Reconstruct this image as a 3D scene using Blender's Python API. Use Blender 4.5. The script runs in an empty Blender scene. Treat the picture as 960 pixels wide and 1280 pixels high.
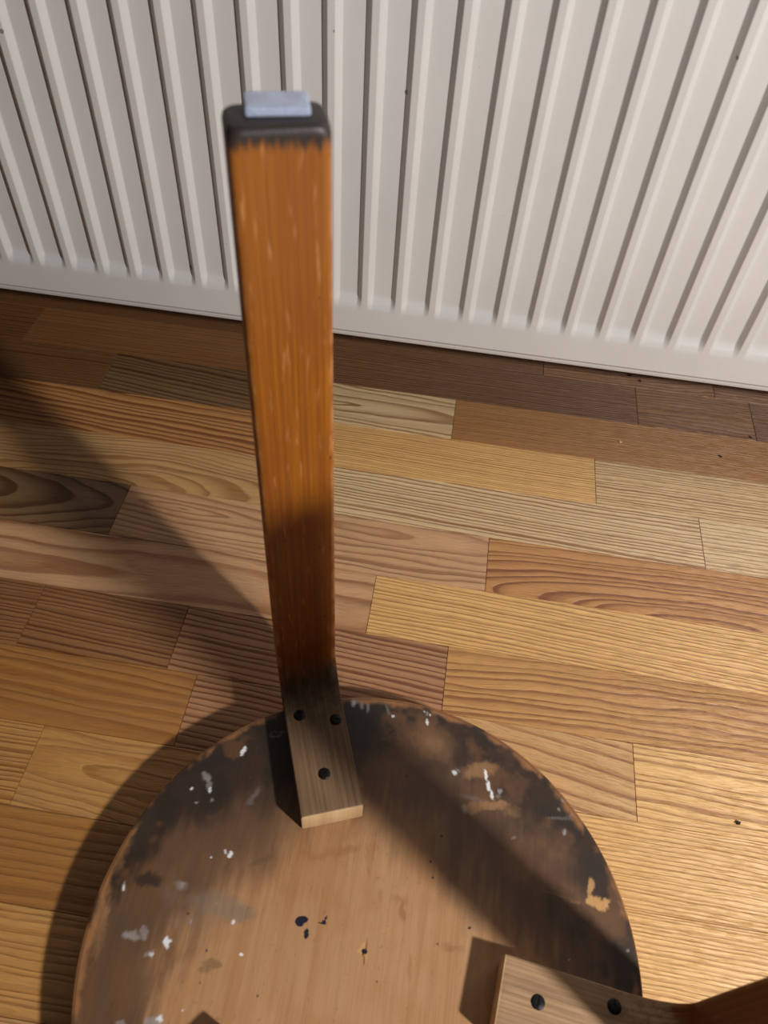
import bpy, bmesh, math, random
import numpy as np
from mathutils import Matrix, Vector

C = bpy.context.scene
random.seed(7)
rng = np.random.default_rng(11)
PI = math.pi
FL = 0.035                      # underside of the upturned seat lies this far above the floor

# ------------------------------------------------------------------ camera
def rot_z(a): return Matrix.Rotation(a, 4, 'Z')
def rot_x(a): return Matrix.Rotation(a, 4, 'X')
cam_d = bpy.data.cameras.new('camera')
cam = bpy.data.objects.new('camera', cam_d)
C.collection.objects.link(cam)
cam.matrix_world = Matrix.Translation((-0.0021, -0.1078, 0.6051 + FL)) @ rot_z(0.0792) @ rot_x(0.6872) @ rot_z(0.0832)
cam_d.sensor_fit = 'VERTICAL'
cam_d.sensor_height = 36.0
cam_d.sensor_width = 27.0
cam_d.lens = 986.8 / 1280.0 * 36.0
cam_d.clip_start = 0.01
cam_d.dof.use_dof = True
cam_d.dof.focus_distance = 0.74
cam_d.dof.aperture_fstop = 8.5
C.camera = cam

# ------------------------------------------------------------------ light
w = bpy.data.worlds.new('room_light')
C.world = w
w.use_nodes = True
w.node_tree.nodes['Background'].inputs['Color'].default_value = (0.80, 0.88, 1.0, 1)
w.node_tree.nodes['Background'].inputs['Strength'].default_value = 0.018
ld = bpy.data.lights.new('lamp_bulb', 'POINT')
ld.energy = 81.0
ld.color = (1.0, 0.965, 0.92)
ld.shadow_soft_size = 0.042
lo = bpy.data.objects.new('lamp_bulb', ld)
lo.location = (0.87, -0.485, 0.96 + FL)
C.collection.objects.link(lo)
C.view_settings.view_transform = 'Standard'
C.view_settings.look = 'None'
C.view_settings.exposure = 0.0
C.view_settings.gamma = 1.0
C.view_settings.use_curve_mapping = False

# ------------------------------------------------------------------ helpers
def lin(r, g, b):
    def f(c):
        c /= 255.0
        return c / 12.92 if c <= 0.04045 else ((c + 0.055) / 1.055) ** 2.4
    return (f(r), f(g), f(b))

def link(name, me, mat=None, parent=None, smooth=False):
    o = bpy.data.objects.new(name, me)
    C.collection.objects.link(o)
    if mat is not None and not me.materials:
        me.materials.append(mat)
    if parent is not None:
        o.parent = parent
    if smooth:
        me.polygons.foreach_set('use_smooth', [True] * len(me.polygons))
    return o

def mesh_from(name, verts, faces):
    me = bpy.data.meshes.new(name)
    me.from_pydata([tuple(map(float, v)) for v in verts], [], faces)
    me.update()
    return me

def bm_mesh(name, bm):
    bmesh.ops.recalc_face_normals(bm, faces=bm.faces)
    me = bpy.data.meshes.new(name)
    bm.to_mesh(me); bm.free()
    return me

def box_bm(bm, x0, x1, y0, y1, z0, z1, bevel=0.0, seg=2):
    r = bmesh.ops.create_cube(bm, size=1.0)
    for v in r['verts']:
        v.co = Vector(((x0 + x1) / 2 + v.co.x * (x1 - x0), (y0 + y1) / 2 + v.co.y * (y1 - y0), (z0 + z1) / 2 + v.co.z * (z1 - z0)))
    if bevel > 0:
        es = list({e for v in r['verts'] for e in v.link_edges})
        bmesh.ops.bevel(bm, geom=es, offset=bevel, segments=seg, profile=0.5, affect='EDGES')
    return bm

def box(name, dims, mat, parent=None, bevel=0.0, seg=2):
    bm = bmesh.new(); box_bm(bm, *dims, bevel, seg)
    return link(name, bm_mesh(name, bm), mat, parent)

def tag(o, label, cat, group=None):
    o['label'] = label; o['category'] = cat
    if group: o['group'] = group
    return o

class NT:
    def __init__(self, name):
        self.m = bpy.data.materials.new(name)
        self.m.use_nodes = True
        self.t = self.m.node_tree
        self.bsdf = self.t.nodes['Principled BSDF']
    def n(self, kind, **kw):
        nd = self.t.nodes.new(kind)
        for k, v in kw.items(): setattr(nd, k, v)
        return nd
    def put(self, sock, v):
        if isinstance(v, bpy.types.NodeSocket): self.t.links.new(v, sock)
        elif v is not None:
            if isinstance(v, (tuple, list)) and len(v) == 3 and sock.type == 'RGBA': v = (*v, 1.0)
            sock.default_value = v
    def math(self, op, a, b=None, c=None, clamp=False):
        nd = self.n('ShaderNodeMath', operation=op, use_clamp=clamp)
        self.put(nd.inputs[0], a); self.put(nd.inputs[1], b)
        if c is not None: self.put(nd.inputs[2], c)
        return nd.outputs[0]
    def sep(self, v):
        nd = self.n('ShaderNodeSeparateXYZ'); self.put(nd.inputs[0], v); return nd.outputs
    def comb(self, x, y, z):
        nd = self.n('ShaderNodeCombineXYZ')
        self.put(nd.inputs[0], x); self.put(nd.inputs[1], y); self.put(nd.inputs[2], z)
        return nd.outputs[0]
    def noise(self, vec, scale=1.0, detail=3.0, rough=0.55, dist=0.0):
        nd = self.n('ShaderNodeTexNoise')
        self.put(nd.inputs['Vector'], vec); self.put(nd.inputs['Scale'], scale); self.put(nd.inputs['Detail'], detail)
        self.put(nd.inputs['Roughness'], rough); self.put(nd.inputs['Distortion'], dist)
        return nd.outputs['Fac']
    def ramp(self, f, stops, interp='LINEAR'):
        nd = self.n('ShaderNodeValToRGB'); cr = nd.color_ramp; cr.interpolation = interp
        while len(cr.elements) < len(stops): cr.elements.new(0.5)
        for e, (p, c) in zip(cr.elements, stops):
            e.position = p
            e.color = (c, c, c, 1) if isinstance(c, (int, float)) else (*c, 1)
        self.put(nd.inputs[0], f); return nd.outputs[0]
    def mix(self, f, a, b, mode='MIX'):
        nd = self.n('ShaderNodeMix', data_type='RGBA', blend_type=mode)
        self.put(nd.inputs[0], f); self.put(nd.inputs[6], a); self.put(nd.inputs[7], b)
        return nd.outputs[2]
    def smooth(self, v, a, b, lo=0.0, hi=1.0):
        nd = self.n('ShaderNodeMapRange', interpolation_type='SMOOTHSTEP')
        self.put(nd.inputs[0], v); self.put(nd.inputs[1], a); self.put(nd.inputs[2], b)
        self.put(nd.inputs[3], lo); self.put(nd.inputs[4], hi)
        return nd.outputs[0]
    def attr(self, name, kind='OBJECT', out='Fac'):
        nd = self.n('ShaderNodeAttribute', attribute_type=kind, attribute_name=name); return nd.outputs[out]
    def bump(self, h, strength, dist):
        nd = self.n('ShaderNodeBump'); self.put(nd.inputs['Height'], h)
        nd.inputs['Strength'].default_value = strength; nd.inputs['Distance'].default_value = dist
        self.put(self.bsdf.inputs['Normal'], nd.outputs[0]); return nd
    def set(self, **kw):
        for k, v in kw.items(): self.put(self.bsdf.inputs[k.replace('_', ' ')], v)
        return self.m

# ------------------------------------------------------------------ materials
def ash_material():
    M = NT('lacquered_ash')
    co = M.n('ShaderNodeTexCoord').outputs['Object']
    x, y, z = M.sep(co)
    seed = M.attr('seed')
    # growth rings: distance from a tilted pith line, cut by the board face
    wv = M.comb(M.math('MULTIPLY', x, 3.2), M.math('MULTIPLY', y, 14.0), seed)
    wn = M.math('SUBTRACT', M.noise(wv, 1.0, 3.0, 0.5), 0.5)
    wv2 = M.comb(M.math('MULTIPLY', x, 22.0), M.math('MULTIPLY', y, 60.0), M.math('ADD', seed, 7.3))
    wn2 = M.math('SUBTRACT', M.noise(wv2, 1.0, 2.0, 0.5), 0.5)
    off = M.math('ADD', M.math('MULTIPLY', wn, M.attr('warp')), M.math('MULTIPLY', wn2, M.attr('fine_warp')))
    yy = M.math('ADD', M.math('SUBTRACT', y, M.math('ADD', M.attr('pith_y'), M.math('MULTIPLY', x, M.attr('slant')))), off)
    zz = M.math('ADD', M.attr('pith_z'), M.math('MULTIPLY', x, M.attr('tilt')))
    r = M.math('SQRT', M.math('ADD', M.math('MULTIPLY', yy, yy), M.math('MULTIPLY', zz, zz)))
    ph = M.math('DIVIDE', r, M.attr('ring'))
    ph = M.math('ADD', ph, M.math('MULTIPLY', M.noise(M.comb(M.math('MULTIPLY', ph, 0.45), seed, 0.0), 1.0, 2.0), 2.6))
    fr = M.math('FRACT', ph)
    ring = M.ramp(fr, [(0.0, 0.0), (0.30, 0.04), (0.58, 0.42), (0.74, 1.0), (0.90, 1.0), (0.97, 0.08)])
    band = M.noise(M.comb(M.math('MULTIPLY', ph, 0.4), M.math('ADD', seed, 3.1), M.math('MULTIPLY', x, 2.0)), 1.0, 2.0)
    ring = M.math('MULTIPLY', ring, M.smooth(band, 0.25, 0.60, 0.6, 1.0))
    # pores: short dark dashes along the grain
    pv = M.comb(M.math('MULTIPLY', x, 55.0), M.math('MULTIPLY', yy, 2200.0), seed)
    pore = M.noise(pv, 1.0, 2.0, 0.6)
    dash = M.smooth(pore, 0.50, 0.68)
    fine = M.noise(M.comb(M.math('MULTIPLY', x, 9.0), M.math('MULTIPLY', yy, 520.0), seed), 1.0, 4.0, 0.65)
    base = M.n('ShaderNodeObjectInfo').outputs['Color']
    dark = M.mix(1.0, base, (0.44, 0.29, 0.18), 'MULTIPLY')
    f = M.math('MULTIPLY', M.math('ADD', M.math('MULTIPLY', ring, 1.05), M.math('MULTIPLY', M.math('MULTIPLY', dash, ring), 0.25)), M.attr('contrast'), None, True)
    col = M.mix(f, base, dark)
    tone = M.noise(M.comb(M.math('MULTIPLY', x, 2.2), M.math('MULTIPLY', y, 18.0), M.math('ADD', seed, 1.7)), 1.0, 3.0)
    col = M.mix(M.smooth(fine, 0.35, 0.75, 0.0, 0.28), col, M.mix(1.0, col, (0.62, 0.52, 0.42), 'MULTIPLY'))
    col = M.mix(M.smooth(tone, 0.3, 0.75, 0.0, 0.35), col, M.mix(1.0, col, (0.78, 0.66, 0.55), 'MULTIPLY'))
    # edges of the strip are a hair darker where the lacquer sits in the joint
    h = M.math('ADD', M.math('MULTIPLY', ring, -0.7), M.math('ADD', M.math('MULTIPLY', dash, -0.25), M.math('MULTIPLY', fine, 0.5)))
    M.bump(h, 1.0, 0.0008)
    M.set(Base_Color=col, Roughness=M.math('ADD', 0.46, M.math('MULTIPLY', ring, 0.12)), IOR=1.5, Specular_IOR_Level=0.9, Anisotropic=0.9, Tangent=M.comb(0.0, 1.0, 0.0))
    return M.m

def plain(name, rgb, rough=0.5, metal=0.0, bump=None):
    M = NT(name)
    if bump:
        co = M.n('ShaderNodeTexCoord').outputs['Object']
        M.bump(M.noise(co, bump[0], 3.0), bump[1], bump[2])
    M.set(Base_Color=rgb, Roughness=rough, Metallic=metal)
    return M.m

def enamel():
    M = NT('white_enamel')
    co = M.n('ShaderNodeTexCoord').outputs['Object']
    nz = M.noise(co, 260.0, 2.0)
    col = M.mix(M.smooth(M.noise(co, 9.0, 4.0), 0.3, 0.7, 0, 1), (0.65, 0.65, 0.655), (0.685, 0.685, 0.69))
    speck = M.smooth(M.noise(co, 70.0, 0.0, 0.4), 0.885, 0.90)
    col = M.mix(M.math('MULTIPLY', speck, 0.7), col, (0.12, 0.10, 0.08))
    # grime caught in the welded seam above the bottom lip
    z = M.sep(co)[2]
    seam = M.smooth(M.math('ABSOLUTE', M.math('SUBTRACT', z, 0.1003)), 0.0011, 0.0005)
    col = M.mix(M.math('MULTIPLY', seam, 0.75), col, (0.24, 0.13, 0.10))
    M.bump(nz, 0.06, 0.0006)
    M.set(Base_Color=col, Roughness=0.30)
    return M.m

def leg_material():
    M = NT('worn_leg_lacquer')
    p, q, t = M.sep(M.attr('leg_uv', 'GEOMETRY', 'Vector'))     # metres along the leg, across it, through it
    seed = M.attr('seed')
    g1 = M.noise(M.comb(M.math('MULTIPLY', p, 5.0), M.math('MULTIPLY', q, 420.0), M.math('ADD', seed, M.math('MULTIPLY', t, 300.0))), 1.0, 4.0, 0.6)
    g2 = M.noise(M.comb(M.math('MULTIPLY', p, 14.0), M.math('MULTIPLY', q, 1500.0), seed), 1.0, 2.0, 0.6)
    cl = M.noise(M.comb(M.math('MULTIPLY', p, 16.0), M.math('MULTIPLY', q, 50.0), M.math('ADD', seed, 4.0)), 1.0, 4.0, 0.6)
    col = M.mix(M.smooth(g1, 0.3, 0.7), lin(164, 98, 17), lin(124, 67, 7))
    col = M.mix(M.smooth(g2, 0.45, 0.75, 0, 0.45), col, lin(112, 56, 7))
    col = M.mix(M.smooth(cl, 0.35, 0.75, 0.0, 0.6), col, lin(132, 68, 16))
    # shadow of the next leg painted in towards the bend, hazier towards the tip
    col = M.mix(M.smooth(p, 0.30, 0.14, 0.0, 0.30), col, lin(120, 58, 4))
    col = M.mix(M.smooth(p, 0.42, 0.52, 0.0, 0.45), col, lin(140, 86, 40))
    # pale rubs along the grain
    sc = M.noise(M.comb(M.math('MULTIPLY', p, 38.0), M.math('MULTIPLY', q, 330.0), M.math('ADD', seed, 9.0)), 1.0, 2.0, 0.5)
    col = M.mix(M.smooth(sc, 0.60, 0.76, 0.0, 0.45), col, lin(205, 150, 100))
    ed = M.math('MULTIPLY', M.smooth(M.math('ABSOLUTE', q), 0.0185, 0.0215), M.smooth(M.noise(M.comb(M.math('MULTIPLY', p, 60.0), seed, 0.0), 1.0, 4.0), 0.4, 0.6, 0.1, 0.75))
    col = M.mix(ed, col, lin(190, 132, 84))
    nick = M.smooth(M.noise(M.comb(M.math('MULTIPLY', p, 120.0), M.math('MULTIPLY', q, 190.0), M.math('ADD', seed, 2.0)), 1.0, 1.0), 0.74, 0.79)
    col = M.mix(M.math('MULTIPLY', nick, 0.8), col, lin(52, 26, 10))
    col = M.mix(M.attr('lacquer_shade'), col, M.mix(1.0, col, (0.30, 0.22, 0.22), 'MULTIPLY'))  # painted shade: darkens the lacquer of the back-lit legs
    # bare grey wood of the foot plate
    bare = M.mix(M.smooth(g1, 0.3, 0.72), lin(192, 154, 116), lin(152, 116, 82))
    bare = M.mix(M.smooth(g2, 0.5, 0.8, 0, 0.5), bare, lin(110, 86, 62))
    bare = M.mix(M.smooth(cl, 0.4, 0.75, 0.0, 0.45), bare, lin(104, 82, 62))
    dirt = M.math('MULTIPLY', M.smooth(p, 0.055, 0.085, 0, 1), M.smooth(M.noise(M.comb(M.math('MULTIPLY', p, 90.0), M.math('MULTIPLY', q, 130.0), seed), 1.0, 4.0, 0.7), 0.42, 0.58))
    bare = M.mix(M.math('MULTIPLY', dirt, 0.38), bare, lin(62, 46, 34))
    edge = M.math('ADD', M.math('ADD', p, M.math('MULTIPLY', M.math('SUBTRACT', M.noise(M.comb(M.math('MULTIPLY', p, 30.0), M.math('MULTIPLY', q, 260.0), seed), 1.0, 4.0, 0.7), 0.5), 0.055)), M.math('MULTIPLY', q, 0.25))
    bare = M.mix(M.attr('plate_dark'), bare, M.mix(1.0, bare, (0.34, 0.32, 0.30), 'MULTIPLY'))  # darkens the bare plate by a per-leg amount
    isbare = M.smooth(edge, 0.132, 0.112)
    col = M.mix(isbare, col, bare)
    # scorched, grimy tip
    tipe = M.math('ADD', p, M.math('MULTIPLY', M.math('SUBTRACT', M.noise(M.comb(M.math('MULTIPLY', p, 20.0), M.math('MULTIPLY', q, 230.0), M.math('ADD', seed, 5.0)), 1.0, 4.0, 0.7), 0.5), 0.022))
    col = M.mix(M.smooth(tipe, 0.5390, 0.5455, 0, 0.97), col, lin(40, 38, 38))
    # end of the foot plate, rubbed to raw wood
    col = M.mix(M.smooth(p, 0.0018, 0.0004), col, M.mix(M.smooth(cl, 0.3, 0.7), lin(222, 190, 146), lin(196, 158, 112)))
    rough = M.math('ADD', M.math('MULTIPLY', isbare, 0.25), M.math('ADD', 0.42, M.math('MULTIPLY', cl, 0.15)))
    M.bump(M.math('ADD', g1, M.math('MULTIPLY', g2, 0.6)), 0.25, 0.0004)
    M.set(Base_Color=col, Roughness=rough)
    return M.m

def seat_material():
    M = NT('stained_birch')
    c = M.attr('stain', 'GEOMETRY', 'Color')
    co = M.n('ShaderNodeTexCoord').outputs['Object']
    x, y, z = M.sep(co)
    g = M.noise(M.comb(M.math('MULTIPLY', x, 900.0), M.math('MULTIPLY', y, 22.0), 0.0), 1.0, 4.0, 0.65)
    g2 = M.noise(M.comb(M.math('MULTIPLY', x, 260.0), M.math('MULTIPLY', y, 7.0), 3.0), 1.0, 3.0, 0.6)
    col = M.mix(M.smooth(g, 0.4, 0.75, 0, 0.30), c, M.mix(1.0, c, (0.55, 0.46, 0.38), 'MULTIPLY'))
    col = M.mix(M.smooth(g2, 0.4, 0.75, 0, 0.25), col, M.mix(1.0, col, (0.70, 0.58, 0.48), 'MULTIPLY'))
    M.bump(g, 0.18, 0.0004)
    M.set(Base_Color=col, Roughness=M.ramp(M.n('ShaderNodeRGBToBW').outputs[0], [(0, 0.5), (1, 0.5)]))
    M.set(Roughness=0.52)
    return M.m

def felt_material():
    M = NT('pale_blue_felt')
    co = M.n('ShaderNodeTexCoord').outputs['Object']
    n1 = M.noise(co, 900.0, 4.0, 0.7)
    n2 = M.noise(co, 160.0, 3.0)
    col = M.mix(M.smooth(n1, 0.3, 0.7), (0.30, 0.37, 0.56), (0.50, 0.56, 0.74))
    col = M.mix(M.smooth(n2, 0.4, 0.8, 0, 0.5), col, (0.40, 0.43, 0.55))
    M.bump(n1, 0.9, 0.0009)
    M.set(Base_Color=col, Roughness=0.95, Sheen_Weight=0.4)
    return M.m

ASH = ash_material()
ENAMEL = enamel()
LEG = leg_material()
SEAT = seat_material()
FELT = felt_material()
SCREW = plain('blackened_screw', (0.012, 0.011, 0.011), 0.42, 0.6, (900.0, 0.3, 0.0004))
PLASTER = plain('painted_plaster', (0.72, 0.70, 0.67), 0.85, 0.0, (120.0, 0.2, 0.001))
TRIM = plain('white_trim_paint', (0.74, 0.73, 0.71), 0.4)
SUBFLOOR = plain('subfloor_filler', (0.055, 0.030, 0.014), 0.8)
DARKCRUMB = plain('dark_crumb', (0.018, 0.010, 0.007), 0.8)
LIGHTCRUMB = plain('pale_crumb', (0.75, 0.52, 0.22), 0.7)
BRASS = plain('valve_chrome', (0.6, 0.6, 0.6), 0.2, 1.0)

# ------------------------------------------------------------------ floor: one slab, every parquet strip its own part
def structure(o):
    o['kind'] = 'structure'; return o

floor = structure(box('floor', (-1.25, 1.25, -1.15, 0.80, -0.030, -0.0022), SUBFLOOR))
PITCH = 0.0671
TONES = {   # base colour given to the strip
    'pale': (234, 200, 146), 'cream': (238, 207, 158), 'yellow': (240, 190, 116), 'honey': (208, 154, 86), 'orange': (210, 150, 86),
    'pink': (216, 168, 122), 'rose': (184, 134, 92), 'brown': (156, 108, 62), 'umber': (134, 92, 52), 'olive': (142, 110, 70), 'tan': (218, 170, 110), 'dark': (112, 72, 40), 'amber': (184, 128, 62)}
# grain: (pith_y, pith_z, tilt, slant, ring, contrast, warp, fine_warp)
def straight(ring=0.0042, contrast=0.7, slant=0.0, warp=0.010): return (0.35, 0.02, 0.0, slant, ring, contrast * 1.25, warp, 0.0022)
def cath(py, pz, tilt, ring=0.0045, contrast=0.75, slant=0.0, warp=0.03): return (py, pz, tilt, slant, ring, contrast * 1.15, warp, 0.0030)
X0, X1 = -1.2, 1.2
ROWS = {   # row -> [(right end of the strip, tone, grain)], from left to right
    10: [(-0.62, 'brown', straight()), (0.120, 'umber', straight(.0035, .6)), (0.3315, 'brown', cath(.01, .02, .10)), (0.72, 'brown', straight())],  # right-hand strips browned to paint in the shade by the radiator
    9: [(-0.52, 'umber', straight()), (-0.17, 'brown', straight(.003, .5)), (0.2335, 'umber', straight(.0036, .8)), (0.372, 'brown', cath(-.045, .012, .05, .0046, .7)), (0.75, 'umber', straight())],  # right-hand strips here also carry painted shade in their tone
    8: [(-0.70, 'tan', straight()), (-0.400, 'umber', straight(.004, .35)), (-0.135, 'olive', straight(.0062, .95, -.10, .012)), (0.0165, 'cream', cath(.0, .006, .07, .0085, .8, -.06)), (0.46, 'amber', straight(.0022, .35)), (0.80, 'tan', straight())],
    7: [(-0.55, 'honey', cath(0, .02, .06)), (-0.128, 'orange', cath(-.055, .012, .045, .0075, .95, -.05, .02)), (0.180, 'yellow', straight(.0030, .5, -.02)), (0.52, 'pale', straight(.0044, .75))],
    6: [(-0.60, 'tan', straight()), (-0.122, 'tan', cath(-.040, .004, .14, .0050, .55, .05, .05)), (0.2895, 'cream', straight(.0046, .85, -.03, .014)), (0.66, 'cream', straight(.0050, .45))],
    5: [(-0.312, 'olive', cath(.005, .005, .10, .0050, .8, .0, .05)), (-0.125, 'pink', cath(.012, .003, .10, .0075, .5, -.05, .04)), (0.068, 'pink', cath(.018, .003, .10, .0085, .6, -.02, .04)), (0.60, 'orange', cath(-.033, .0085, .16, .0056, .85, -.01, .022))],
    4: [(-0.58, 'pink', straight()), (-0.0395, 'pink', cath(-.01, .025, .03, .0150, .75, -.02, .06)), (0.49, 'yellow', straight(.0046, .6, -.05, .014))],
    3: [(-0.70, 'tan', straight()), (-0.347, 'brown', straight(.0042, .7)), (-0.208, 'brown', straight(.0050, .85, -.05)), (0.038, 'rose', straight(.0060, .85, -.07)), (0.58, 'honey', cath(-.034, .005, .045, .0070, .7, .03, .035))],
    2: [(-0.55, 'honey', straight()), (-0.180, 'amber', cath(-.035, .010, .06, .0085, .50, -.02, .03)), (-0.02, 'rose', straight(.0055, .8, -.06)), (0.204, 'tan', straight(.0125, .6, -.16, .016)), (0.60, 'yellow', straight(.0066, .6, -.02, .02))],
    1: [(-0.291, 'honey', straight(.0045, .6)), (-0.05, 'honey', cath(.0, .004, .13, .0070, .4, -.1, .05)), (0.52, 'yellow', straight(.0036, .42, -.01))],
    0: [(-0.60, 'honey', straight()), (0.02, 'amber', straight(.0070, .32)), (0.66, 'yellow', straight(.0032, .40, -.02))],
    -1: [(-0.36, 'honey', straight(.0060, .5)), (0.10, 'honey', straight(.0055, .4)), (0.42, 'yellow', straight(.0040, .42))],
    -2: [(-0.48, 'honey', cath(0, .01, .06)), (-0.02, 'tan', straight()), (0.55, 'yellow', straight(.0038, .6))],
}
def plank(x0, x1, y0, y1, tone, grain):
    g = 0.00018
    cx, cy = (x0 + x1) / 2, (y0 + y1) / 2
    a, b = (x1 - x0) / 2 - g, (y1 - y0) / 2 - g
    c, hz = 0.00022, 0.0004
    v = [(-a, -b, -0.0022), (a, -b, -0.0022), (a, b, -0.0022), (-a, b, -0.0022), (-a, -b, -hz), (a, -b, -hz), (a, b, -hz), (-a, b, -hz),
         (-a + c, -b + c, 0), (a - c, -b + c, 0), (a - c, b - c, 0), (-a + c, b - c, 0)]
    f = [(3, 2, 1, 0), (8, 9, 10, 11)]
    for k in (0, 4):
        for i in range(4):
            j = (i + 1) % 4
            f.append((k + i, k + j, k + 4 + j, k + 4 + i))
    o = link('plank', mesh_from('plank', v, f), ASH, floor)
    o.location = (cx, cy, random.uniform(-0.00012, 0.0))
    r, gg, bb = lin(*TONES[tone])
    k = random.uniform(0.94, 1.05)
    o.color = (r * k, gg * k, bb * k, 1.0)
    for nm, val in zip(('pith_y', 'pith_z', 'tilt', 'slant', 'ring', 'contrast', 'warp', 'fine_warp'), grain):
        o[nm] = float(val)
    o['seed'] = random.uniform(0, 60)
    return o
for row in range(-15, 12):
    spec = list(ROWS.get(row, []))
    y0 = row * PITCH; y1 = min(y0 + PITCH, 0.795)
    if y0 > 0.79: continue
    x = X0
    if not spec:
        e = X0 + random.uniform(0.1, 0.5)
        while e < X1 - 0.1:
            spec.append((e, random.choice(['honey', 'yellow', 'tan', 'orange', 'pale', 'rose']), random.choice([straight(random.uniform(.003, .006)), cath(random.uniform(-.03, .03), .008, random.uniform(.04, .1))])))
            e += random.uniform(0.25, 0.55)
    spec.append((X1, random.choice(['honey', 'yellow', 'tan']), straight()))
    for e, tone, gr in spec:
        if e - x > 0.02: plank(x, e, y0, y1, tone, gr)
        x = e

wall = structure(box('wall_back', (-1.25, 1.25, 0.735, 0.80, -0.03, 2.45), PLASTER))
bb = structure(box('baseboard_back', (-1.25, 1.25, 0.722, 0.7348, 0.0005, 0.075), TRIM, None, 0.003))

# ------------------------------------------------------------------ radiator
RY, RZ0, RZ1 = 0.578, 0.0942, 0.690       # front face, bottom edge, top edge
RP, RX = 0.03556, -0.1040
NL, NR = -20, 28                          # ridges to the left and right of the reference ridge
rad = bpy.data.objects.new('radiator', None)
rad.location = (0.04, RY + 0.035, 0.0)
C.collection.objects.link(rad)
tag(rad, 'white enamelled panel radiator with vertical pressed ridges hung low above the floor', 'radiator')
ORX, ORY = 0.04, RY + 0.035
def pressed_sheet(name, y_front, sgn, parent):
    """Ridged steel sheet: ridges and border stand proud, the wide bays between are pressed back."""
    D = 0.0062
    half = [(0.0086, 0.0), (0.0081, 0.03), (0.0075, 0.14), (0.0041, 0.84), (0.0035, 0.96), (0.0029, 1.0), (0.0023, 1.0)]
    prof = [(-0.0094, 0.0)] + [(-a, h) for a, h in half] + [(a, h) for a, h in half[::-1]] + [(0.0094, 0.0)]
    cx = 0.0088                                  # ridge centre from its left foot
    zs_ = [RZ0 + 0.0006, RZ0 + 0.0052, RZ0 + 0.0060, RZ0 + 0.0068, RZ0 + 0.018, RZ0 + 0.030, RZ0 + 0.0355, RZ0 + 0.039, RZ0 + 0.044, RZ0 + 0.0485, RZ0 + 0.0515, RZ0 + 0.056]
    dep = [0, 0, 0, 0, 0, 0, 0, 0.06, 0.45, 0.90, 1.0, 1.0]
    nmid = 6
    top = [RZ1 - 0.050, RZ1 - 0.0455, RZ1 - 0.041, RZ1 - 0.036, RZ1 - 0.0325, RZ1 - 0.028, RZ1]
    tdep = [1.0, 0.9, 0.45, 0.06, 0, 0, 0]
    zz = zs_ + [zs_[-1] + (top[0] - zs_[-1]) * (i + 1) / (nmid + 1) for i in range(nmid)] + top
    dd = dep + [1.0] * nmid + tdep
    xs, hs = [], []
    xs.append(RX + (NL - 0.9) * RP); hs.append(1.0)
    for k in range(NL, NR + 1):
        for dx, h in prof:
            xs.append(RX + k * RP + cx + dx); hs.append(h)
    xs.append(RX + (NR + 0.9) * RP); hs.append(1.0)
    nx, nz = len(xs), len(zz)
    V = []
    for j in range(nz):
        for i in range(nx):
            y = y_front + sgn * (1.0 - hs[i]) * D * dd[j]
            if j == 2: y += sgn * 0.0034                     # welded seam line above the bottom lip
            V.append((xs[i] - ORX, y - ORY, zz[j]))
    F = []
    for j in range(nz - 1):
        for i in range(nx - 1):
            q = (j * nx + i, j * nx + i + 1, (j + 1) * nx + i + 1, (j + 1) * nx + i)
            F.append(q if sgn > 0 else q[::-1])
    # lip folds back underneath
    b0 = len(V)
    for i in range(nx): V.append((xs[i] - ORX, y_front + sgn * 0.0006 - ORY, RZ0))
    for i in range(nx): V.append((xs[i] - ORX, y_front + sgn * 0.010 - ORY, RZ0))
    for a_, b_ in ((b0, 0), (b0 + nx, b0)):
        for i in range(nx - 1):
            q = (a_ + i, a_ + i + 1, b_ + i + 1, b_ + i)
            F.append(q if sgn > 0 else q[::-1])
    me = mesh_from(name, V, F)
    o = link(name, me, ENAMEL, parent, True)
    me.set_sharp_from_angle(angle=math.radians(50))
    return o
pressed_sheet('front_panel', RY, 1, rad)
pressed_sheet('rear_panel', RY + 0.070, -1, rad)
xl, xr = RX + (NL - 0.9) * RP - ORX, RX + (NR + 0.9) * RP - ORX
for a, b in ((xl - 0.004, xl), (xr, xr + 0.004)):
    box('side_cover', (a, b, -0.037, 0.037, RZ0 + 0.004, RZ1 + 0.004), ENAMEL, rad, 0.0015)
gr = bmesh.new()
box_bm(gr, xl, xr, -0.0365, -0.030, RZ1 - 0.001, RZ1 + 0.004, 0.001)
box_bm(gr, xl, xr, 0.030, 0.0365, RZ1 - 0.001, RZ1 + 0.004, 0.001)
k = xl + 0.004
while k < xr - 0.008:
    box_bm(gr, k, k + 0.006, -0.031, 0.031, RZ1, RZ1 + 0.003); k += 0.0178
link('top_grille', bm_mesh('top_grille', gr), ENAMEL, rad)
fin = bmesh.new()
k = xl + 0.03
while k < xr - 0.03:
    box_bm(fin, k, k + 0.012, -0.022, 0.022, RZ0 + 0.05, RZ1 - 0.05); k += RP
link('convector_fins', bm_mesh('convector_fins', fin), ENAMEL, rad)
for bx in (xl + 0.2, xr - 0.2):
    box('wall_bracket', (bx - 0.012, bx + 0.012, 0.034, 0.122, RZ0 + 0.06, RZ1 - 0.06), ENAMEL, rad, 0.001)

# ------------------------------------------------------------------ stool, upside down
R0, ST = 0.19, FL
stool = bpy.data.objects.new('stool', None)
C.collection.objects.link(stool)
tag(stool, 'old round wooden stool turned upside down on the floor, three bent legs up', 'stool')

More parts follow.
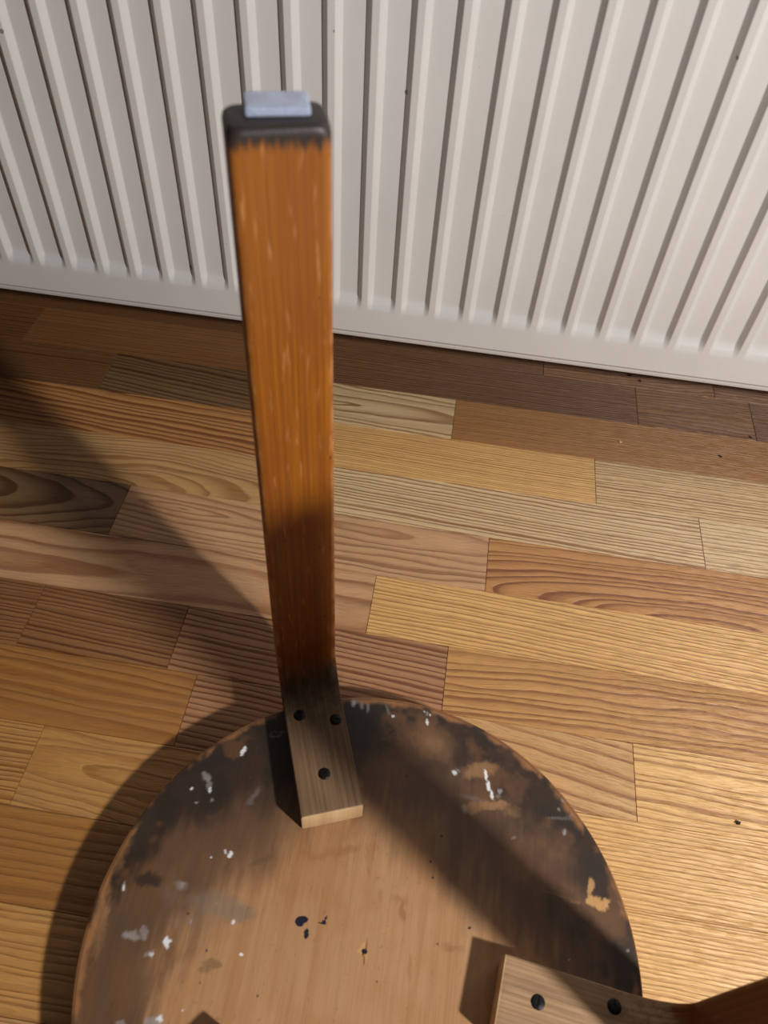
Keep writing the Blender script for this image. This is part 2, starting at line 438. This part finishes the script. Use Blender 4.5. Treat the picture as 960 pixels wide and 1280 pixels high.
def hash2(ix, iy, s):
    h = (ix * 374761393 + iy * 668265263 + s * 2147483647) & 0xFFFFFFFF
    h = ((h ^ (h >> 13)) * 1274126177) & 0xFFFFFFFF
    return ((h ^ (h >> 16)) & 0xFFFF) / 65535.0
def vnoise(x, y, s):
    xi, yi = np.floor(x).astype(np.int64), np.floor(y).astype(np.int64)
    fx, fy = x - xi, y - yi
    fx = fx * fx * (3 - 2 * fx); fy = fy * fy * (3 - 2 * fy)
    a = hash2(xi, yi, s); b = hash2(xi + 1, yi, s); c = hash2(xi, yi + 1, s); d = hash2(xi + 1, yi + 1, s)
    return (a * (1 - fx) + b * fx) * (1 - fy) + (c * (1 - fx) + d * fx) * fy
def fbm(x, y, s, oct=4, gain=0.55):
    v = 0; a = 1.0; t = 0
    for k in range(oct):
        v = v + a * vnoise(x * 2 ** k, y * 2 ** k, s + k); t += a; a *= gain
    return v / t
def sstep(a, b, x):
    t = np.clip((x - a) / (b - a), 0, 1); return t * t * (3 - 2 * t)

# stains on the underside: (x, y, axis a, axis b, paint, strength, softness), seat coordinates in metres
MARKS = [
    (0.0341,0.1570,0.01657,0.00277,0.00174,-0.01703,'tan',0.55,0.9), (0.0706,0.1418,0.01470,0.00516,0.00165,-0.00673,'tan',0.8,0.5), (0.0665,0.1108,0.00851,0.00139,0.00039,-0.00541,'tan',0.85,0.4),
    (0.0834,0.1160,0.01335,0.00336,0.00052,-0.00358,'tan',0.9,0.4), (0.0971,0.1128,0.00810,-0.00159,-0.00147,-0.00480,'tan',0.5,0.7), (0.1075,0.0736,0.02165,-0.01078,-0.00697,-0.01106,'mid',0.75,1),
    (0.1278,0.0910,0.01808,-0.01173,-0.00934,-0.01241,'mid',0.5,1), (0.0019,0.1317,0.02486,0.00412,0.00258,-0.01867,'mid',0.6,1), (0.0174,0.1610,0.01920,0.00322,0.00157,-0.01327,'mid',0.5,1),
    (0.1482,0.0582,0.02743,-0.01375,-0.00663,-0.00970,'mid',0.4,1), (0.1596,0.0578,0.00824,-0.00077,-0.00129,-0.00430,'ltan',0.95,0.25), (0.1558,0.0686,0.00285,-0.00002,-0.00157,-0.00771,'ltan',0.8,0.3),
    (0.1671,0.0601,0.00230,0.00036,-0.00009,-0.00268,'ltan',0.9,0.3), (-0.1063,0.0156,0.02247,-0.00007,0.00078,-0.00899,'grey',0.8,0.7), (-0.0883,0.0122,0.01418,0.00222,0.00180,-0.00684,'grey',0.75,0.7),
    (-0.1379,0.0158,0.01247,-0.00197,-0.00051,-0.00692,'grey',0.35,0.9), (-0.1197,0.0032,0.02160,0.00337,0.00175,-0.00576,'grey',0.3,0.9), (-0.1663,-0.0090,0.00664,-0.00001,0.00228,-0.01413,'olive',0.6,0.8),
    (-0.1587,0.0178,0.01647,0.00260,0.00676,-0.01962,'brown',0.5,0.9), (-0.1577,0.0233,0.01026,0.00028,0.00085,-0.00462,'black',0.85,0.5), (-0.1689,0.0269,0.00332,0.00053,0.00144,-0.00409,'black',0.4,0.6),
    (-0.0988,-0.0205,0.00787,0.00121,0.00091,-0.00318,'oliveline',0.55,0.35), (-0.1031,-0.0245,0.00417,0.00064,0.00066,-0.00225,'oliveline',0.5,0.35), (-0.0831,0.0483,0.00839,0.00632,0.00191,-0.00214,'smear',0.6,0.35),
    (-0.1814,-0.0064,0.00559,-0.00017,0.00387,-0.02798,'lwood',0.5,0.7), (-0.1734,-0.0482,0.00624,0.00047,0.00600,-0.02113,'brown',0.4,0.8), (-0.1531,-0.0451,0.00713,0.00108,0.00914,-0.02507,'brown',0.45,0.8),
    (-0.1265,-0.0365,0.03094,0.00472,0.00836,-0.02554,'lwood',0.2,1), (-0.1271,-0.0177,0.00632,0.00097,0.00436,-0.01358,'brown',0.4,0.7), (-0.1847,0.0581,0.01732,-0.00714,-0.00815,-0.02458,'olive',0.35,1),
    (0.1337,0.1218,0.00949,-0.00794,-0.00603,-0.00703,'black',0.4,0.9), (0.1545,0.0867,0.00761,0.00459,0.00614,-0.01222,'black',0.75,0.6), (0.1338,0.0978,0.01570,-0.00305,-0.00323,-0.00923,'black',0.5,0.9),
    (0.1411,0.1292,0.00376,-0.00258,-0.00200,-0.00271,'greyw',0.5,0.5), (0.0621,0.1720,0.02166,-0.00682,-0.00271,-0.00794,'black',0.7,0.7), (0.0146,0.1851,0.03294,0.00247,0.00026,-0.00708,'black',0.5,0.7),
    (0.0954,0.1538,0.01296,-0.00882,-0.00538,-0.00795,'black',0.6,0.7), (-0.0038,0.0699,0.00293,0.00027,0.00124,-0.01547,'drip',0.35,0.7), (-0.0060,0.0611,0.00171,0.00036,0.00286,-0.01332,'drip',0.35,0.6),
    (0.0205,0.0381,0.00769,-0.00132,-0.00102,-0.00411,'drip',0.3,0.8), (0.0232,0.0307,0.00223,0.00035,0.00091,-0.00706,'drip',0.45,0.5), (0.0062,0.0385,0.00168,0.00026,0.00076,-0.00516,'drip',0.3,0.6),
    (0.0325,-0.0028,0.00161,0.00017,0.00065,-0.01029,'drip',0.35,0.6), (-0.0245,0.0655,0.01402,0.00423,0.00141,-0.00425,'drip',0.35,0.8), (-0.0410,0.0583,0.01724,0.00275,0.00086,-0.00434,'drip',0.25,0.9),
    (0.0598,0.0136,0.00979,-0.00003,-0.00031,-0.00296,'drip',0.4,0.7), (0.0506,0.0117,0.00544,0.00084,0.00029,-0.00290,'lwood',0.4,0.6), (-0.1154,0.1273,0.00192,-0.00019,0.00000,-0.00382,'white',1,0.3),
    (-0.1158,0.1239,0.00123,0.00020,0.00049,-0.00189,'white',1,0.3), (-0.1384,0.1021,0.00311,-0.00004,0.00048,-0.00426,'greyw',0.7,0.5), (-0.1355,0.0963,0.00223,0.00080,0.00218,-0.00454,'greyw',0.6,0.5),
    (-0.1331,0.0924,0.00119,0.00020,0.00068,-0.00236,'white',0.8,0.3), (-0.1463,0.0908,0.00119,0.00020,0.00029,-0.00094,'white',0.9,0.3), (-0.1398,0.0815,0.00118,0.00019,0.00026,-0.00087,'greyw',0.8,0.3),
    (-0.1291,0.0850,0.00122,-0.00022,-0.00018,-0.00231,'greyw',0.6,0.4), (-0.1007,0.0897,0.00134,0.00447,0.00235,-0.00084,'greyw',0.3,0.8), (-0.0977,0.0951,0.00241,-0.00065,-0.00117,-0.00575,'greyw',0.25,0.7),
    (-0.0937,0.1444,0.00533,0.00196,0.00104,-0.00251,'greyw',0.55,0.4), (-0.0937,0.1444,0.00355,0.00131,0.00062,-0.00150,'black',0.9,0.4), (-0.1050,0.0487,0.00199,-0.00001,0.00025,-0.00298,'white',1,0.3),
    (-0.1092,0.0508,0.00063,0.00052,0.00124,-0.00126,'white',0.8,0.3), (-0.1178,0.0455,0.00079,0.00013,0.00021,-0.00075,'white',0.9,0.3), (-0.1321,-0.0126,0.00220,-0.00007,0.00030,-0.00377,'white',1,0.3),
    (-0.1303,-0.0114,0.00212,0.00033,0.00045,-0.00140,'white',0.9,0.3), (-0.1568,-0.0120,0.00583,0.00090,0.00116,-0.00326,'greyw',0.75,0.45), (-0.1603,-0.0131,0.00317,0.00049,0.00067,-0.00186,'greyw',0.6,0.5),
    (-0.1493,-0.0079,0.00319,0.00050,0.00129,-0.00376,'greyw',0.6,0.4), (-0.1484,-0.0122,0.00212,0.00033,0.00080,-0.00233,'greyw',0.6,0.4), (-0.1417,-0.0204,0.00352,0.00186,0.00130,-0.00161,'greyw',0.65,0.5),
    (-0.1398,-0.0211,0.00157,0.00024,0.00046,-0.00137,'white',0.7,0.5), (-0.1730,0.0172,0.00112,0.00008,0.00066,-0.00253,'greyw',0.9,0.3), (-0.1724,0.0157,0.00109,0.00017,0.00045,-0.00125,'white',1,0.3),
    (-0.1345,0.0232,0.00372,0.00205,0.00202,-0.00267,'greyw',0.55,0.6), (-0.1331,0.0245,0.00166,0.00026,0.00063,-0.00203,'greyw',0.6,0.5), (-0.0813,-0.0121,0.00119,-0.00018,-0.00013,-0.00093,'white',1,0.3),
    (-0.1200,0.0022,0.00082,0.00006,0.00040,-0.00195,'greyw',0.9,0.3), (-0.0918,0.0061,0.00111,-0.00000,0.00012,-0.00172,'white',0.9,0.3), (-0.1059,0.0162,0.00109,0.00017,0.00028,-0.00099,'greyw',0.6,0.3),
    (-0.1252,-0.0566,0.00629,0.00254,0.00211,-0.00306,'greyw',0.8,0.45), (-0.1230,-0.0553,0.00283,0.00089,0.00112,-0.00199,'white',0.9,0.4), (-0.1470,-0.0620,0.00399,0.00060,0.00060,-0.00165,'greyw',0.6,0.4),
    (-0.1102,-0.0490,0.00076,0.00011,0.00016,-0.00051,'white',0.9,0.3), (-0.0341,0.1840,0.00915,0.00156,0.00047,-0.00282,'greyw',0.5,0.6), (-0.0370,0.1814,0.00199,-0.00004,0.00003,-0.00425,'white',0.6,0.5),
    (-0.0303,0.1811,0.00160,0.00043,0.00119,-0.00481,'greyw',0.8,0.4), (-0.0246,0.1792,0.00130,0.00022,0.00088,-0.00556,'greyw',0.7,0.4), (-0.0081,0.1798,0.00110,0.00079,0.00326,-0.00526,'greyw',0.35,0.5),
    (-0.0028,0.1750,0.00117,0.00020,0.00015,-0.00111,'white',0.9,0.3), (0.0243,0.1818,0.00104,0.00018,0.00023,-0.00210,'greyw',0.9,0.3), (0.0270,0.1808,0.00098,0.00017,0.00011,-0.00105,'white',0.8,0.3),
    (0.0251,0.1741,0.00104,0.00018,0.00030,-0.00275,'white',0.9,0.3), (0.0214,0.1834,0.00091,0.00016,0.00011,-0.00098,'white',0.6,0.3), (0.0509,0.1353,0.00187,0.00031,0.00019,-0.00222,'white',0.85,0.4),
    (0.0531,0.1383,0.00242,-0.00049,-0.00033,-0.00127,'greyw',0.5,0.5), (0.0753,0.1380,0.00135,0.00042,0.00088,-0.00431,'white',1,0.3), (0.0783,0.1302,0.00180,0.00069,0.00115,-0.00414,'white',0.95,0.35),
    (0.0811,0.1237,0.00122,0.00031,0.00062,-0.00424,'white',0.9,0.4), (0.0872,0.1272,0.00185,0.00030,0.00009,-0.00187,'greyw',0.8,0.4), (0.0855,0.1232,0.00246,0.00040,0.00010,-0.00185,'greyw',0.4,0.5),
    (0.0606,0.1086,0.00235,0.00081,0.00121,-0.00458,'greyw',0.5,0.6), (0.0660,0.1182,0.01202,-0.00124,-0.00046,-0.00247,'greyw',0.25,0.8), (0.0991,0.0940,0.00202,0.00150,0.00048,-0.00068,'greyw',0.6,0.4),
    (0.1368,0.1036,0.00178,-0.00002,-0.00042,-0.00239,'greyw',0.85,0.4), (0.1325,0.1210,0.00123,0.00020,0.00000,-0.00123,'greyw',0.6,0.4), (0.1356,0.1277,0.00101,0.00088,0.00142,-0.00180,'greyw',0.7,0.4),
    (0.1337,0.1139,0.01096,0.00121,-0.00005,-0.00091,'greyw',0.35,0.5), (0.1423,0.1177,0.00446,0.00279,0.00038,-0.00076,'greyw',0.3,0.5), (0.1338,0.0586,0.01631,-0.00239,-0.00023,-0.00070,'tan',0.5,0.5),
    (0.1441,0.0559,0.00679,0.00018,-0.00011,-0.00070,'tan',0.6,0.5), (0.1405,0.0186,0.00110,0.00017,-0.00001,-0.00098,'greyw',0.9,0.3), (0.1810,0.0308,0.00111,0.00017,-0.00005,-0.00100,'greyw',0.9,0.3),
    (-0.0143,0.0076,0.03138,0.01009,0.00018,-0.00046,'ltan',0.25,0.6), (0.0121,0.0172,0.00676,0.00371,0.00038,-0.00060,'ltan',0.4,0.6), (0.0147,0.0146,0.00481,0.00263,0.00032,-0.00051,'ltan',0.3,0.6),
    (-0.0454,0.0148,0.00426,0.00179,0.00133,-0.00249,'navy',1,0.12), (-0.0466,0.0126,0.00328,-0.00053,-0.00035,-0.00196,'navy',1,0.12), (-0.0404,0.0070,0.00165,0.00005,0.00017,-0.00343,'navy',1,0.12),
    (-0.0298,0.0157,0.00164,0.00026,0.00029,-0.00148,'navy',1,0.12), (-0.0291,0.0179,0.00064,-0.00016,-0.00072,-0.00242,'navy',1,0.2), (-0.0319,0.0149,0.00218,-0.00035,-0.00010,-0.00049,'navy',0.9,0.2),
    (-0.0013,0.0032,0.00269,0.00042,0.00062,-0.00381,'ltan',1,0.25), (0.0015,-0.0003,0.00215,0.00033,0.00068,-0.00425,'ltan',0.8,0.4), (0.0013,-0.0028,0.00080,0.00012,0.00053,-0.00329,'drip',0.8,0.3),
    (0.0016,0.0056,0.00081,0.00013,0.00076,-0.00478,'drip',0.6,0.4), (0.0007,0.0025,0.00215,0.00033,0.00031,-0.00191,'hole',1,0.15), (0.0392,0.0672,0.00093,0.00015,0.00009,-0.00088,'hole',1,0.3),
    (0.0420,0.0566,0.00092,0.00015,0.00009,-0.00086,'hole',1,0.3), (0.0455,0.0865,0.00089,0.00014,0.00008,-0.00086,'hole',1,0.3), (0.0118,-0.0140,0.00074,0.00011,0.00010,-0.00064,'hole',0.8,0.3),
    (0.0498,0.0145,0.00076,0.00012,0.00007,-0.00068,'hole',1,0.3), (0.0709,0.0278,0.00111,0.00017,0.00008,-0.00101,'hole',1,0.3), (-0.1047,-0.0133,0.00085,0.00013,0.00027,-0.00093,'hole',0.8,0.3),
    (-0.1236,0.0067,0.00097,0.00015,0.00030,-0.00097,'hole',0.7,0.3), (-0.0644,-0.0339,0.00072,0.00011,0.00022,-0.00088,'hole',0.7,0.3), (0.0139,0.1273,0.00099,0.00016,0.00013,-0.00100,'hole',0.8,0.3),
    (-0.1034,-0.0325,0.00046,0.00035,0.00074,-0.00069,'hole',0.6,0.3), (-0.0687,0.0374,0.00056,0.00009,0.00012,-0.00052,'hole',0.3,0.3), (-0.0028,0.1610,0.00283,0.00285,0.00066,-0.00073,'black',0.9,0.3),
]
PAINT = {'tan': (156, 116, 80), 'ltan': (204, 158, 102), 'mid': (140, 100, 66), 'grey': (132, 116, 100), 'olive': (84, 70, 50), 'oliveline': (112, 90, 60), 'brown': (120, 78, 44),
         'black': (48, 36, 29), 'smear': (110, 84, 62), 'lwood': (186, 136, 90), 'greyw': (158, 150, 148), 'white': (238, 240, 244), 'drip': (132, 74, 34), 'navy': (14, 18, 44), 'hole': (14, 9, 6)}

def seat_colours(X, Y):
    r = np.hypot(X, Y); th = np.degrees(np.arctan2(Y, X)); d = R0 - r
    L = lambda c: np.array(lin(*c))
    col = np.empty((len(X), 3)); col[:] = L((184, 141, 100))
    def lay(rgb, m):
        nonlocal col
        m = np.clip(m, 0, 1)[:, None]; col = col * (1 - m) + np.array(rgb) * m
    # veneer streaks
    st = fbm(X * 160, Y * 7, 3); lay(L((168, 118, 74)), sstep(.45, .75, st) * .5)
    st = fbm(X * 26, Y * 22, 8); lay(L((174, 124, 80)), sstep(.4, .7, st) * .5)
    st = fbm(X * 60, Y * 45, 21); lay(L((176, 128, 84)), sstep(.5, .8, st) * .6)
    # grime that has crept in from the rim
    ang = [-180, -150, -120, -90, -45, -15, 0, 20, 45, 75, 100, 120, 150, 180]
    w1 = np.interp(th, ang, [.006, .006, .01, .015, .02, .02, .030, .048, .050, .045, .066, .070, .046, .006])
    w2 = np.interp(th, ang, [.080, .05, .05, .05, .05, .06, .080, .105, .118, .115, .105, .112, .115, .080])
    n1 = (fbm(X * 34, Y * 20, 31, 5) - .5); n2 = (fbm(X * 190, Y * 34, 41, 4) - .5)
    dd = d + n1 * .050 + n2 * .032
    lay(L((124, 91, 64)), 1 - sstep(w2 * .66, w2 * 1.16, dd))
    lay(L((94, 69, 50)), (1 - sstep(w2 * .45, w2 * .95, dd)) * .8)
    lay(L((48, 34, 26)), (1 - sstep(w1 * .45, w1 * 1.35, dd)) * .92)
    n3 = fbm(X * 55, Y * 55, 51, 5)
    lay(L((44, 34, 28)), (1 - sstep(w1 * .7, w1 * 1.3, d)) * sstep(.45, .62, n3) * .8)
    lay(L((128, 88, 56)), (1 - sstep(w1, w1 * 1.5, d)) * sstep(.56, .72, fbm(X * 40, Y * 40, 61, 5)) * .45)
    wx, wy = (fbm(X * 240, Y * 240, 71) - .5) * .0075, (fbm(X * 240, Y * 240, 81) - .5) * .0075
    for cx, cy, ax, ay, bx_, by_, c, al, so in MARKS:
        m_ = max(abs(ax) + abs(bx_), abs(ay) + abs(by_)) * 1.6 + .004
        idx = np.nonzero((abs(X - cx) < m_) & (abs(Y - cy) < m_))[0]
        if not len(idx): continue
        sz = min(math.hypot(ax, ay), math.hypot(bx_, by_)); k = min(1.0, sz / .004) * (0.25 if c in ('navy', 'hole') else 1.0)
        px, py = X[idx] - cx + wx[idx] * k, Y[idx] - cy + wy[idx] * k
        det = ax * by_ - ay * bx_
        u = (px * by_ - py * bx_) / det; v = (ax * py - ay * px) / det
        q = np.hypot(u, v)
        a_ = al * (1 - sstep(1 - so, 1 + so * .35, q))
        if so > .55: a_ = a_ * (0.45 + 0.9 * fbm(X[idx] * 90, Y[idx] * 70, 91))
        a_ = np.clip(a_, 0, 1)[:, None]
        col[idx] = col[idx] * (1 - a_) + L(PAINT[c]) * a_
    # fine speckle and the rubbed rim
    lay(L((96, 68, 46)), sstep(.80, .90, fbm(X * 420, Y * 300, 101, 2)) * .25)
    rub = (1 - sstep(.002, .0075, d + (fbm(X * 70, Y * 70, 111) - .5) * .012)) * sstep(.40, .55, fbm(X * 45, Y * 45, 121))
    lay(L((176, 122, 76)), rub * .75)
    lay(L((158, 106, 60)), (1 - sstep(.0004, .0012, d)) * .85)
    lay(L((70, 42, 22)), sstep(.0017, .0022, d) * (1 - sstep(.0024, .0031, d)) * .7)
    return col

def make_seat():
    NA, NRING = 900, 240
    rr = list(np.linspace(0.0012, R0 - 0.0021, NRING))
    prof = [(r, ST) for r in rr]
    for k in range(1, 6):
        a = k / 5 * PI / 2
        prof.append((R0 - 0.0018 + 0.0018 * math.sin(a), ST - 0.0018 + 0.0018 * math.cos(a)))
    prof += [(R0, ST * 0.66), (R0, 0.008)]
    for k in range(1, 6):
        a = k / 5 * PI / 2
        prof.append((R0 - 0.0076 + 0.0076 * math.cos(a), 0.008 - 0.0076 * math.sin(a)))
    prof = np.array(prof); npf = len(prof)
    th = np.arange(NA) / NA * 2 * PI
    X = (prof[:, 0][:, None] * np.cos(th)).ravel(); Y = (prof[:, 0][:, None] * np.sin(th)).ravel()
    Z = np.repeat(prof[:, 1], NA)
    V = np.stack([X, Y, Z], 1)
    i = np.arange(npf - 1)[:, None]; j = np.arange(NA)[None, :]; j2 = (j + 1) % NA
    Q = np.stack([i * NA + j, (i + 1) * NA + j, (i + 1) * NA + j2, i * NA + j2], -1).reshape(-1, 4)
    nq = len(Q)
    me = bpy.data.meshes.new('seat')
    me.vertices.add(len(V)); me.vertices.foreach_set('co', V.ravel())
    loops = np.concatenate([Q.ravel(), np.arange(NA), (npf - 1) * NA + np.arange(NA)[::-1]])
    me.loops.add(len(loops)); me.loops.foreach_set('vertex_index', loops.astype(np.int32))
    me.polygons.add(nq + 2)
    ls = np.concatenate([np.arange(nq) * 4, [nq * 4, nq * 4 + NA]])
    me.polygons.foreach_set('loop_start', ls.astype(np.int32))
    me.update(calc_edges=True); me.validate()
    me.polygons.foreach_set('use_smooth', [True] * len(me.polygons))
    col = seat_colours(X, Y)
    ca = me.color_attributes.new('stain', 'FLOAT_COLOR', 'POINT')
    ca.data.foreach_set('color', np.concatenate([col, np.ones((len(col), 1))], 1).astype(np.float32).ravel())
    return link('seat', me, SEAT, stool)
seat = make_seat()

# ---- bent leg: foot plate (s from SE to SB), bend, upright; local x = outward, y = across, z = up
SE, SI, RC, T, HW, HWT, HT, LEAN = 0.0903, 0.203, 0.032, 0.0241, 0.0230, 0.0211, 0.4597, 0.008
def leg_mesh():
    ci = (SI - RC, T + RC)                    # centre of the bend
    path = []                                 # (inner point, outward thickness direction, distance along)
    L = 0.0
    for k in range(31):
        s = SE + (ci[0] - SE) * k / 30
        path.append(((s, T), (0.0, -1.0), s - SE))
    L = ci[0] - SE
    for k in range(1, 17):
        a = k / 16 * PI / 2
        path.append(((ci[0] + RC * math.sin(a), ci[1] - RC * math.cos(a)), (math.sin(a), -math.cos(a)), L + (RC + T * 0.4) * a))
    L += (RC + T * 0.4) * PI / 2
    zs = ci[1]
    for k in range(1, 81):
        z = zs + (HT - zs) * k / 80
        path.append(((SI + LEAN * (z - zs) / (HT - zs), z), (1.0, -LEAN / (HT - zs) * 0), L + z - zs))
    N = len(path)
    def ring(hw, t, rc, n=14):
        pts = []
        m = 4
        for k in range(n + 1): pts.append((-hw + rc + (2 * hw - 2 * rc) * k / n, 0.0))
        for k in range(1, m + 1):
            a = k / m * PI / 2; pts.append((hw - rc + rc * math.sin(a), rc - rc * math.cos(a)))
        pts.append((hw, t * 0.5))
        for k in range(0, m + 1):
            a = k / m * PI / 2; pts.append((hw - rc + rc * math.cos(a), t - rc + rc * math.sin(a)))
        for k in range(1, n): pts.append((hw - rc - (2 * hw - 2 * rc) * k / n, t))
        for k in range(0, m + 1):
            a = k / m * PI / 2; pts.append((-hw + rc - rc * math.sin(a), t - rc + rc * math.cos(a)))
        pts.append((-hw, t * 0.5))
        for k in range(0, m):
            a = k / m * PI / 2; pts.append((-hw + rc - rc * math.cos(a), rc - rc * math.sin(a)))
        return pts
    V, F, UV = [], [], []
    def add_ring(P, dirn, u, hw, shrink=0.0, rc=0.0016):
        r = ring(hw - shrink, T - 2 * shrink, rc)
        for q, t in r:
            tt = t + shrink
            V.append((P[0] + dirn[0] * tt, q, P[1] + dirn[1] * tt)); UV.append((u, q, tt))
        return len(r)
    def hw_at(z): return HW + (HWT - HW) * max(0.0, z - T) / (HT - T)
    nr = 0
    (p0, d0, u0) = path[0]
    add_ring(p0, d0, 0.0, HW, 0.0012, 0.0012); add_ring((p0[0] + 0.0004, p0[1]), d0, 0.0006, HW, 0.0003, 0.0012)
    for k in range(1, N - 1):
        P, dirn, u = path[k]
        rc = 0.0016 if P[1] < 0.08 else min(0.0034, 0.0016 + (P[1] - 0.08) * 0.012)
        nr = add_ring(P, dirn, u, hw_at(P[1]), 0.0, rc)
    P, dirn, u = path[-1]
    for dz, sh in ((0.0032, 0.0), (0.0016, 0.0004), (0.0005, 0.0013), (0.0, 0.0026)):
        add_ring((P[0], P[1] - dz), dirn, u - dz, HWT, sh, 0.0055 if sh > 0 else 0.005)
    cnt = len(V) // nr
    for k in range(cnt - 1):
        for i in range(nr):
            j = (i + 1) % nr
            F.append((k * nr + i, (k + 1) * nr + i, (k + 1) * nr + j, k * nr + j))
    F.append(tuple(range(nr))); F.append(tuple((cnt - 1) * nr + i for i in range(nr))[::-1])
    me = mesh_from('leg', V, F)
    at = me.attributes.new('leg_uv', 'FLOAT_VECTOR', 'POINT')
    at.data.foreach_set('vector', np.array(UV, np.float32).ravel())
    me.polygons.foreach_set('use_smooth', [True] * len(me.polygons))
    me.set_sharp_from_angle(angle=math.radians(40))
    bm = bmesh.new(); bm.from_mesh(me); bmesh.ops.recalc_face_normals(bm, faces=bm.faces); bm.to_mesh(me); bm.free()
    return me
def screw_mesh():
    """Slotted round head sitting in its countersink."""
    bm = bmesh.new()
    r, n, hs = 0.0043, 20, 0.0006
    prof = [(0.0046, 0.00002), (0.0043, 0.00035), (0.0036, 0.0007), (0.0022, 0.00095)]
    for side in (1, -1):
        rings = []
        for rr, zz in prof:
            pts = []
            a0 = math.asin(min(1, hs / rr))
            for k in range(n // 2 + 1):
                a = a0 + (PI - 2 * a0) * k / (n // 2)
                pts.append(bm.verts.new((rr * math.cos(a), side * rr * math.sin(a), zz)))
            rings.append(pts)
        for A, B in zip(rings, rings[1:]):
            for i in range(len(A) - 1): bm.faces.new((A[i], A[i + 1], B[i + 1], B[i]))
        bm.faces.new(rings[-1])
        lo_ = [bm.verts.new((v.co.x, side * hs * 0.98, 0.00004)) for v in (rings[0][0], rings[0][-1])]
        chain = [rg[0] for rg in rings] + [rg[-1] for rg in rings[::-1]]
        bm.faces.new(chain)
    bmesh.ops.create_circle(bm, cap_ends=True, radius=0.0044, segments=24, matrix=Matrix.Translation((0, 0, 0.00025)))
    return bm_mesh('screw', bm)
LEGM, SCREWM = leg_mesh(), screw_mesh()
SCREWM.materials.append(SCREW)
LEGS = [(112.1, 110.9, 3.0, [(0.169, 0.0118, 20), (0.160, -0.0152, 75), (0.1195, 0.0010, 130)]),
        (-7.4, -7.4, 17.0, [(0.163, 0.0126, 97), (0.163, -0.0128, 40), (0.1152, 0.0014, 82)]),
        (232.0, 232.0, 41.0, [(0.164, 0.0120, 15), (0.164, -0.0125, 60), (0.117, 0.0, 110)])]
legs = []
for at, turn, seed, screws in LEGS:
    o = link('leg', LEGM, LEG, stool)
    a, b = math.radians(at), math.radians(turn)
    pv = 0.212
    o.location = (pv * math.cos(a) - pv * math.cos(b), pv * math.sin(a) - pv * math.sin(b), ST)
    o.rotation_euler = (0, 0, b)
    o['seed'] = seed; o['plate_dark'] = 0.84 if seed < 5 else 0.10; o['lacquer_shade'] = 0.0 if seed < 5 else 0.6  # plate darkening and painted lacquer shade, set per leg
    for s, q, ang in screws:
        sc = link('screw', SCREWM, None, o)
        sc.location = (s, q, T + 0.00002); sc.rotation_euler = (0, 0, math.radians(ang))
    legs.append(o)
def felt():
    bm = bmesh.new()
    box_bm(bm, -0.0080, 0.0080, -0.0131, 0.0131, 0.0, 0.0036, 0.0010, 3)
    bmesh.ops.subdivide_edges(bm, edges=[e for e in bm.edges if e.calc_length() > 0.006], cuts=6, use_grid_fill=True)
    for v in bm.verts:
        v.co.z += 0.00035 * math.sin(v.co.y * 430) * math.sin(v.co.x * 300 + 1) if v.co.z > 0.002 else 0
    return bm_mesh('felt_pad', bm)
fp = link('felt_pad', felt(), FELT, legs[0], True)
fp.location = (SI + LEAN + T * 0.5 + 0.0042, -0.0012, HT + 0.0001)
fp.rotation_euler = (0, 0, math.radians(-4))
fp['label'] = 'pale blue felt glide glued to the blackened leg tip'

# ------------------------------------------------------------------ crumbs on the floor
def crumb(x, y, sx, sy, sz, rz, mat, label):
    bm = bmesh.new()
    bmesh.ops.create_icosphere(bm, subdivisions=2, radius=1.0)
    for v in bm.verts:
        k = 1 + 0.28 * math.sin(v.co.x * 5.1 + x * 90) * math.cos(v.co.y * 4.3 + y * 70)
        v.co = Vector((v.co.x * sx * k, v.co.y * sy * k, max(0.0, v.co.z * 0.9 + 0.75) * sz * k))
    o = link('crumb', bm_mesh('crumb', bm), mat)
    o.location = (x, y, 0.0002); o.rotation_euler = (0, 0, rz)
    return tag(o, label, 'crumb')
crumb(0.2101, 0.5694, 0.0020, 0.0014, 0.0011, -0.8, LIGHTCRUMB, 'pale yellow crumb on the shaded floor strip before the radiator')
crumb(0.2277, 0.6907, 0.0026, 0.0017, 0.0014, -0.2, DARKCRUMB, 'larger dark crumb just under the bottom edge of the radiator')
crumb(0.2401, 0.6826, 0.0018, 0.0013, 0.0011, -0.9, DARKCRUMB, 'smaller dark crumb beside the larger one under the radiator')
crumb(0.3648, 0.6080, 0.0022, 0.0009, 0.0008, -0.8, DARKCRUMB, 'thin dark crumb at the right edge of the photo below the radiator')
crumb(0.3245, 0.5686, 0.0022, 0.0012, 0.0010, -0.5, DARKCRUMB, 'dark crumb on the boundary of shaded and bright floor at right')
crumb(0.2858, 0.1462, 0.0021, 0.0016, 0.0012, 0.5, DARKCRUMB, 'dark crumb alone on the bright floor to the right of the stool')
